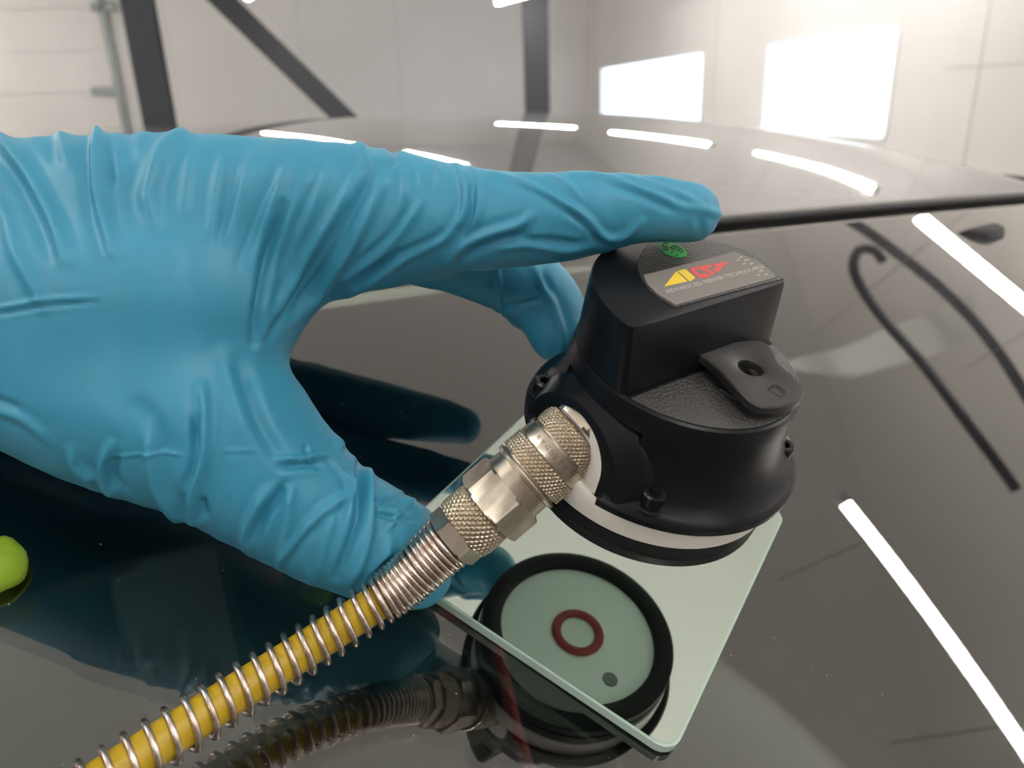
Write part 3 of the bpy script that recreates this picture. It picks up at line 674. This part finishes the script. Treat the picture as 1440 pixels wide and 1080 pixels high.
# ================================================================== PERSON (leans in from the left, mostly outside the frame) with blue glove
def skin_body(name, verts, edges, radii, mt, root=0, sub=2, parent=None):
    me = bpy.data.meshes.new(name); me.from_pydata([tuple(v) for v in verts], edges, []); o = bpy.data.objects.new(name, me); C.objects.link(o)
    o.modifiers.new('skin', 'SKIN'); sd_ = o.modifiers.new('sub', 'SUBSURF'); sd_.levels = sub
    if not me.skin_vertices: bpy.context.view_layer.update()
    for i, r in enumerate(radii):
        r = r if hasattr(r, '__len__') else (r, r); me.skin_vertices[0].data[i].radius = r
    me.skin_vertices[0].data[root].use_root = True
    bpy.context.view_layer.update()
    m2 = bpy.data.meshes.new_from_object(o.evaluated_get(bpy.context.evaluated_depsgraph_get())); bpy.data.objects.remove(o)
    m2.name = name; m2.materials.clear(); m2.materials.append(mt); m2.polygons.foreach_set('use_smooth', [True]*len(m2.polygons))
    q = bpy.data.objects.new(name, m2); C.objects.link(q); q.parent = parent; return q
PX = -.10
bv = [(-.95, -.72, .98), (-.84, -.60, 1.18), (-.72, -.48, 1.36), (-.64, -.41, 1.46), (-.585, -.365, 1.54), (-.545, -.33, 1.62), (-.53, -.32, 1.70),
      (-.76, -.26, 1.43), (-.60, -.02, 1.50), (-.42, .12, 1.535), (-.30, .165, 1.505), (-.215, .19, 1.475),
      (-.56, -.54, 1.42), (-.36, -.50, 1.25), (-.08, -.32, 1.33), (.04, -.23, 1.39), (.075, -.20, 1.41),
      (-1.01, -.62, .92), (-1.03, -.66, .50), (-1.06, -.70, .10), (-.98, -.62, .05), (-.91, -.82, .92), (-.96, -.90, .50), (-1.02, -.96, .10), (-.94, -.88, .05)]
be = [(0, 1), (1, 2), (2, 3), (3, 4), (4, 5), (5, 6), (3, 7), (7, 8), (8, 9), (9, 10), (10, 11), (3, 12), (12, 13), (13, 14), (14, 15), (15, 16), (0, 17), (17, 18), (18, 19), (19, 20), (0, 21), (21, 22), (22, 23), (23, 24)]
br = [(.15, .12), (.15, .11), (.17, .11), (.12, .09), .055, .075, .078, .065, .05, .045, .036, .030, .065, .05, .04, .032, .035, .095, .06, .045, .04, .095, .06, .045, .04]
person = skin_body('person', bv, be, br, m_sleeve)
person['label'] = 'person leaning in from the left, blue-gloved left hand holding the black tool'; person['category'] = 'person'
m_skin = mat('skin', (.55, .34, .26), .5)
person.data.materials.append(m_skin)
for p in person.data.polygons:
    if p.center.z > 1.56 and p.center.x < -.45 and p.center.y < -.15: p.material_index = 1

hc_ = Vector((-.525, -.315, 1.665)); fwd = (Vector((0, 0, 1.5))-hc_); fwd.normalize(); side_ = Vector((-fwd.y, fwd.x, 0)).normalized(); upv = fwd.cross(-side_).normalized(); upv = upv if upv.z > 0 else -upv
def hp_(x, y, z): return tuple(hc_+side_*x+fwd*y+upv*z)
def ellip(c, r, n=20, m=14, cond=None, bump=0):
    v = []; f = []
    for i in range(m+1):
        th = PI*i/m
        for j in range(n):
            a = 2*PI*j/n; k = 1+bump*math.sin(7*a)*math.sin(5*th); v.append(hp_(c[0]+r[0]*k*math.sin(th)*math.cos(a), c[1]+r[1]*k*math.sin(th)*math.sin(a), c[2]+r[2]*k*math.cos(th)))
    for i in range(m):
        for j in range(n):
            if cond is None or cond(i/m, 2*PI*(j+.5)/n): f.append((i*n+j, i*n+(j+1) % n, (i+1)*n+(j+1) % n, (i+1)*n+j))
    return v, f
m_hair = mat('brown_hair', (.05, .03, .02), .8); m_eye = mat('eye_dark', (.05, .035, .03), .3)
v, f = ellip((0, -.012, .018), (.082, .100, .105), cond=lambda t, a: t < .35 or (t < .72 and math.sin(a) < .35), bump=.02); obj('hair', v, f, m_hair, person, smooth=True)
for k in (-1, 1):
    v, f = ellip((.032*k, .072, .004), (.012, .010, .008)); obj('eye', v, f, m_eye, person, smooth=True)
    v, f = ellip((.078*k, -.005, -.005), (.010, .018, .030)); obj('ear', v, f, m_skin, person, smooth=True)
v, f = ellip((0, .082, -.022), (.013, .020, .024)); obj('nose', v, f, m_skin, person, smooth=True)
v, f = ellip((0, .070, -.055), (.024, .012, .006)); obj('mouth', v, f, mat('lips', (.45, .18, .16), .5), person, smooth=True)
# bare right hand that holds the camera phone position
wp = Vector((.05, -.12, 1.45)); hv = [wp, wp+Vector((.012, .035, .012)), wp+Vector((.02, .065, .03))]; he = [(0, 1), (1, 2)]; hr_ = [(.026, .020), (.036, .016), (.034, .014)]
for q_, (dx, L_) in enumerate(((-.022, .9), (-.008, 1.0), (.008, .95), (.022, .75))):
    b0 = len(hv); base_ = hv[2]+Vector((dx, .006, .004)); hv += [base_, base_+Vector((-.004, .026*L_, .016)), base_+Vector((-.020, .038*L_, .030)), base_+Vector((-.036, .034*L_, .040))]
    he += [(2, b0), (b0, b0+1), (b0+1, b0+2), (b0+2, b0+3)]; hr_ += [.0095, .009, .0082, .007]
b0 = len(hv); hv += [hv[1]+Vector((-.03, .0, .0)), hv[1]+Vector((-.05, .012, .014)), hv[1]+Vector((-.058, .022, .034))]; he += [(1, b0), (b0, b0+1), (b0+1, b0+2)]; hr_ += [.012, .011, .009]
hv = [p+Vector((.035, -.07, -.03)) for p in hv]
skin_body('bare_hand', hv, he, hr_, m_skin, parent=person)

# --- glove surface: smooth union of round cones, meshed, then folds raised along the creases
def cs(px, py, z): return np.array([(px-720)/F_*z, (py-540)/F_*z, z])*1000
vox = 1.15
lo = np.array([-225., -98, 148]); hi = np.array([66., 78, 324]); dims = np.ceil((hi-lo)/vox).astype(int)
gx, gy, gz = [lo[i]+vox*np.arange(dims[i], dtype=np.float32) for i in range(3)]
GX, GY, GZ = np.meshgrid(gx.astype(np.float32), gy.astype(np.float32), gz.astype(np.float32), indexing='ij')
def rcone(a, b, r1, r2):
    d = b-a; L2 = float(d@d); t = np.clip(((GX-a[0])*d[0]+(GY-a[1])*d[1]+(GZ-a[2])*d[2])/L2, 0, 1)
    return np.sqrt((GX-a[0]-t*d[0])**2+(GY-a[1]-t*d[1])**2+(GZ-a[2]-t*d[2])**2)-(r1+(r2-r1)*t)
def smin(a, b, k):
    if a is None: return b
    h = np.clip(.5+.5*(b-a)/k, 0, 1); return (b*(1-h)+a*h-k*h*(1-h)).astype(np.float32)
def chain(pts, f, k, sub=3):
    P_ = np.array([[*cs(p[0], p[1], p[2]), p[3]] for p in pts]); P_ = np.array(curve(list(P_), sub)); d = None
    for a, b in zip(P_[:-1], P_[1:]):
        c = rcone(a[:3], b[:3], a[3], b[3]); d = c if d is None else np.minimum(d, c)
    return smin(f, d, k)
fld = None
fld = chain([(-300, 330, .200, 22), (0, 311, .192, 19.6), (230, 300, .190, 19.3), (430, 302, .190, 17.6), (560, 303, .188, 14.3)], fld, 8)
fld = chain([(-300, 410, .198, 24), (0, 410, .190, 24), (190, 430, .187, 25), (300, 420, .188, 22)], fld, 8)
fld = chain([(-300, 470, .198, 20), (0, 490, .190, 22.3), (150, 545, .187, 23.6), (290, 597, .186, 22.6), (368, 660, .185, 18.8), (442, 718, .186, 15.9), (503, 754, .189, 14.6), (558, 778, .193, 12.4)], fld, 8)
fld = chain([(-300, 370, .215, 22), (60, 330, .215, 19), (330, 300, .214, 16), (470, 315, .210, 12.5)], fld, 6)
fld = chain([(-300, 370, .238, 22), (60, 325, .240, 18), (330, 295, .245, 16), (500, 302, .248, 13)], fld, 6)
fld = chain([(-300, 370, .262, 20), (60, 310, .266, 17), (300, 290, .270, 15), (440, 292, .273, 13)], fld, 6)
fld = chain([(-300, 330, .285, 20), (60, 292, .286, 15), (300, 285, .286, 12)], fld, 10)
fld = chain([(300, 410, .19, 19), (425, 364, .192, 12.3), (520, 346, .194, 11.0), (620, 335, .195, 9.5)], fld, 6)
fld = chain([(430, 302, .190, 17.4), (560, 303, .187, 14.2), (680, 309, .180, 11.6), (800, 305, .1745, 10.0), (895, 293, .1735, 7.8), (969, 298, .178, 7.0)], fld, 4)
fld = chain([(555, 778, .193, 12.3), (592, 812, .195, 7.6)], fld, 5)
fld = chain([(470, 315, .210, 12.5), (630, 357, .206, 10.3), (725, 390, .212, 10.6), (772, 432, .214, 10.0), (786, 468, .213, 8.6)], fld, 2.5)
fld = chain([(500, 302, .248, 13), (610, 319, .250, 11.5), (700, 380, .249, 9.4), (742, 432, .249, 7.8)], fld, 2.5)
fld = chain([(440, 292, .273, 13), (560, 312, .274, 12), (650, 334, .275, 10), (700, 346, .275, 8)], fld, 2.5)
import openvdb as vdb
g = vdb.FloatGrid(30.0); g.copyFromArray(np.ascontiguousarray(fld.astype(np.float32)))
pv, pq = g.convertToQuads(isovalue=0.0)
pv = np.array(pv, float)*vox+lo; pq = np.array(pq)
# open end of the glove (cuff side lies outside the frame)
me = bpy.data.meshes.new('glove_base'); me.from_pydata([tuple(v) for v in pv], [], [tuple(int(i) for i in q) for q in pq])
bm = bmesh.new(); bm.from_mesh(me); bmesh.ops.recalc_face_normals(bm, faces=bm.faces)
for _ in range(3): bmesh.ops.smooth_vert(bm, verts=bm.verts, factor=.5, use_axis_x=True, use_axis_y=True, use_axis_z=True)
bm.to_mesh(me); bm.free()
ob = bpy.data.objects.new('gb', me); C.objects.link(ob); sm_ = ob.modifiers.new('s', 'SUBSURF'); sm_.levels = 1
bpy.context.view_layer.update()
me2 = bpy.data.meshes.new_from_object(ob.evaluated_get(bpy.context.evaluated_depsgraph_get())); bpy.data.objects.remove(ob)
nv = len(me2.vertices); co = np.zeros(nv*3); me2.vertices.foreach_get('co', co); co = co.reshape(-1, 3)
nr = np.zeros(nv*3); me2.vertices.foreach_get('normal', nr); nr = nr.reshape(-1, 3)
face = -(nr*co).sum(1)/np.linalg.norm(co, axis=1)      # >0 on the side that carries the drawn creases
wgt = np.clip((face+.25)/.35, 0, 1)
uv = np.c_[720+F_*co[:, 0]/co[:, 2], 540+F_*co[:, 1]/co[:, 2]]
FOLDS = [  # (height mm, half-width px, points on the back of the hand)
 (2.0, 12, [(-40, 165), (0, 196), (25, 225), (50, 262), (75, 310), (92, 365)]), (.9, 12, [(-20, 270), (5, 300), (20, 350), (45, 400), (62, 430)]), (-.6, 12, [(20, 240), (45, 300), (70, 360)]),
 (2.4, 10, [(139, 150), (138, 188), (136, 225), (138, 262), (144, 300), (158, 355)]), (-.6, 9, [(122, 215), (124, 260), (130, 300)]), (-.7, 8, [(152, 205), (155, 260)]),
 (1.8, 15, [(268, 150), (254, 186), (230, 208), (216, 245), (209, 280), (216, 312)]), (.7, 8, [(268, 215), (258, 300)]), (1.2, 12, [(85, 160), (88, 195), (96, 230)]), (-1.2, 14, [(178, 160), (180, 195), (178, 230)]), (1.3, 9, [(500, 190), (512, 215), (520, 240)]), (-1.4, 8, [(556, 200), (548, 228), (540, 250)]), (.8, 9, [(314, 215), (303, 270), (298, 335)]),
 (1.0, 9, [(356, 215), (341, 270), (322, 335)]), (.9, 9, [(405, 232), (378, 300), (352, 375)]), (-.7, 9, [(330, 230), (320, 290), (308, 340)]), (-.8, 10, [(385, 240), (362, 300), (338, 370)]),
 (-2.0, 9, [(398, 290), (378, 350), (365, 420), (359, 480)]), (.8, 8, [(372, 420), (366, 460), (362, 500)]),
 (-1.8, 8, [(530, 232), (505, 280), (472, 345), (440, 400), (410, 445)]), (1.4, 7, [(548, 238), (520, 300), (492, 352), (452, 410), (415, 450)]),
 (1.2, 9, [(505, 235), (475, 295), (430, 365), (392, 440)]), (-1.3, 7, [(487, 290), (448, 360), (405, 432), (375, 480)]), (-.8, 8, [(450, 240), (420, 310), (392, 380)]), (.7, 8, [(462, 235), (440, 290), (412, 345)]),
 (1.5, 7, [(640, 235), (655, 265), (651, 305), (622, 335), (570, 362), (520, 395), (475, 425)]), (-1.3, 7, [(640, 320), (598, 345), (545, 368), (498, 398)]),
 (.9, 7, [(592, 285), (562, 330), (515, 372), (470, 402)]), (-.7, 6, [(578, 285), (548, 330), (505, 370)]), (.7, 5, [(562, 235), (570, 255), (566, 280)]), (.6, 5, [(590, 240), (594, 262)]), (.6, 5, [(615, 236), (624, 258)]), (-.5, 5, [(604, 238), (608, 262)]),
 (1.0, 6, [(662, 240), (674, 262), (671, 300), (660, 325)]), (-.8, 6, [(662, 262), (661, 300), (648, 330)]),
 (1.2, 6, [(690, 243), (735, 256), (780, 278), (822, 305), (848, 332), (875, 333), (903, 312)]), (-.9, 6, [(800, 298), (828, 318), (848, 345)]), (.8, 5, [(765, 245), (800, 262), (815, 280)]),
 (1.2, 7, [(628, 372), (652, 345), (690, 328), (730, 316), (748, 302)]), (-1.0, 7, [(648, 362), (690, 342), (740, 330)]), (.9, 6, [(700, 350), (740, 345), (790, 352), (840, 345)]), (-.7, 6, [(735, 340), (780, 338), (815, 345)]),
 (.8, 6, [(805, 244), (860, 252), (915, 270), (960, 292)]), (.6, 5, [(870, 244), (930, 262), (985, 285)]), (-.5, 6, [(850, 262), (900, 275), (945, 297)]), (.6, 7, [(960, 290), (995, 296), (1018, 306)]), (-.5, 6, [(985, 305), (983, 325)]),
 # thumb side and lower edge
 (1.5, 7, [(100, 632), (106, 655), (120, 668), (135, 676)]), (1.8, 8, [(156, 625), (146, 650), (150, 680), (166, 694)]), (-1.0, 7, [(165, 640), (160, 668), (175, 685)]), (2.0, 10, [(208, 598), (212, 640), (222, 685), (245, 722), (262, 735)]),
 (2.2, 9, [(284, 545), (288, 590), (285, 640), (274, 690), (272, 725), (284, 738)]), (-1.8, 7, [(276, 590), (277, 640), (266, 680)]), (-1.4, 6, [(284, 700), (290, 722)]), (-1.2, 22, [(185, 555), (215, 600), (240, 640)]),
 (.5, 3, [(150, 643), (210, 638), (260, 640)]), (.5, 3, [(315, 634), (360, 633)]), (-.7, 4, [(-10, 443), (60, 430), (130, 424)]), (.6, 5, [(-10, 436), (60, 423), (135, 418)]), (.8, 8, [(-10, 575), (30, 590), (70, 620)]), (-.8, 8, [(-10, 560), (25, 575)]),
 (-1.4, 12, [(335, 510), (352, 560), (372, 610), (392, 640)]), (.8, 12, [(312, 500), (330, 570), (345, 620)]),
 (1.3, 5, [(392, 645), (425, 647), (442, 642), (462, 640)]), (-1.6, 7, [(395, 656), (430, 652), (450, 655)]), (-.9, 4, [(429, 628), (431, 640)]), (1.0, 5, [(462, 640), (482, 662), (502, 688)]),
 (-2.2, 8, [(400, 682), (390, 700), (372, 725), (358, 752)]), (1.7, 8, [(408, 690), (405, 725), (398, 765), (394, 795)]), (1.6, 8, [(372, 690), (356, 720), (345, 755), (352, 778)]), (1.4, 8, [(502, 690), (470, 708), (440, 732), (415, 765), (398, 790)]), (-1.3, 7, [(440, 745), (420, 768), (405, 790)]), (.9, 8, [(470, 722), (455, 770), (450, 815)]),
 (-2.4, 7, [(506, 650), (508, 690), (504, 730), (490, 770), (474, 812)]), (1.6, 7, [(519, 655), (520, 700), (519, 745), (508, 790), (492, 822)]), (.9, 6, [(495, 670), (492, 710), (480, 750)]),
 (-.8, 4, [(522, 705), (545, 704), (562, 700)]), (-.9, 4, [(528, 722), (552, 729), (585, 731)]), (.7, 4, [(530, 716), (556, 724)]), (.8, 4, [(585, 700), (562, 722), (545, 745)]), (-.6, 4, [(575, 690), (556, 712)]), (1.0, 6, [(560, 700), (590, 720)]),
 (1.4, 6, [(470, 617), (482, 630)]), (-1.3, 5, [(484, 628), (497, 640)]), (1.4, 6, [(500, 634), (512, 643)]),
 (1.3, 8, [(548, 760), (540, 800), (548, 842)]), (.8, 7, [(430, 800), (440, 822)]),
 # middle finger behind
 (1.4, 7, [(752, 372), (762, 400), (778, 430), (790, 470), (792, 500)]), (-1.0, 6, [(765, 385), (775, 410)]), (1.0, 5, [(700, 380), (702, 410), (698, 440)]), (-.8, 4, [(690, 434), (720, 430), (760, 422)]), (.6, 4, [(700, 445), (740, 440)])]
disp = np.zeros(nv)
idx = np.where((uv[:, 0] > -60) & (uv[:, 0] < 1060))[0]; q2 = uv[idx]
for h, wd, pts in FOLDS:
    c = np.array(curve([(*p,) for p in pts], 5)) if len(pts) > 2 else np.array(pts, float); best = np.full(len(q2), 1e9); tt = np.zeros(len(q2)); n_ = len(c)-1
    for i in range(n_):
        a, b = c[i], c[i+1]; d = b-a; t = np.clip(((q2-a)@d)/(d@d+1e-9), 0, 1); ds = np.linalg.norm(q2-a-t[:, None]*d, axis=1)
        m_ = ds < best; best[m_] = ds[m_]; tt[m_] = (i+t[m_])/n_
    tap = np.clip(np.minimum(tt, 1-tt)*4+.35, 0, 1)
    beh = (co[idx, 2] > 196) if min(p[0] for p in pts) >= 690 and max(p[1] for p in pts) > 400 and pts[0][0] > 689 and pts[0][1] > 371 else (co[idx, 2] < 204)
    wd = wd*.85; prof_ = np.exp(-(best/wd)**2)*1.0-(.25*np.exp(-((best-1.9*wd)/wd)**2))
    disp[idx] += h*.8*prof_*tap*wgt[idx]*beh
# low, wide unevenness everywhere
from mathutils import noise as mn
nz = np.array([mn.noise(Vector(c*.045))*.55+mn.noise(Vector((c[0]*.13, c[1]*.05, c[2]*.1)))*.35 for c in co])
co2 = co+nr*(disp+nz)[:, None]
# keep clear of the hose, the plate and the screen
CAMm = M3
def to_world(c): return CAM+(c@M3.T)/1000
wv = to_world(co2)
hw = hosec+Q1; out_ = []
hseg = hw[:len(hw)//2:6]
near = np.where((uv[:, 0] > 480) & (uv[:, 0] < 700) & (uv[:, 1] > 700))[0]
for i in near:
    d = hseg-wv[i]; k = np.argmin((d**2).sum(1)); L_ = np.linalg.norm(d[k])
    if L_ < .0068: wv[i] -= d[k]/L_*(.0068-L_)
hgt = (wv-P0)@N; low = (hgt < .0006) & ((wv-P0)@U > -.02); wv[low] += N*(.0006-hgt[low])[:, None]
for i in np.where(wv[:, 2] < 1.45)[0]:
    gz_ = glassz(wv[i]@A_, wv[i]@B_)+.0012
    if wv[i][2] < gz_: wv[i][2] = gz_
me2.vertices.foreach_set('co', wv.reshape(-1)); me2.update()
me2.materials.clear(); me2.materials.append(m_glove); me2.polygons.foreach_set('use_smooth', [True]*len(me2.polygons)); me2.name = 'glove'
bm = bmesh.new(); bm.from_mesh(me2); bmesh.ops.recalc_face_normals(bm, faces=bm.faces); bm.to_mesh(me2); bm.free()
glove = bpy.data.objects.new('glove', me2); C.objects.link(glove); glove.parent = person
glove['label'] = 'wrinkled bright blue rubber glove'
print('glove verts', nv)
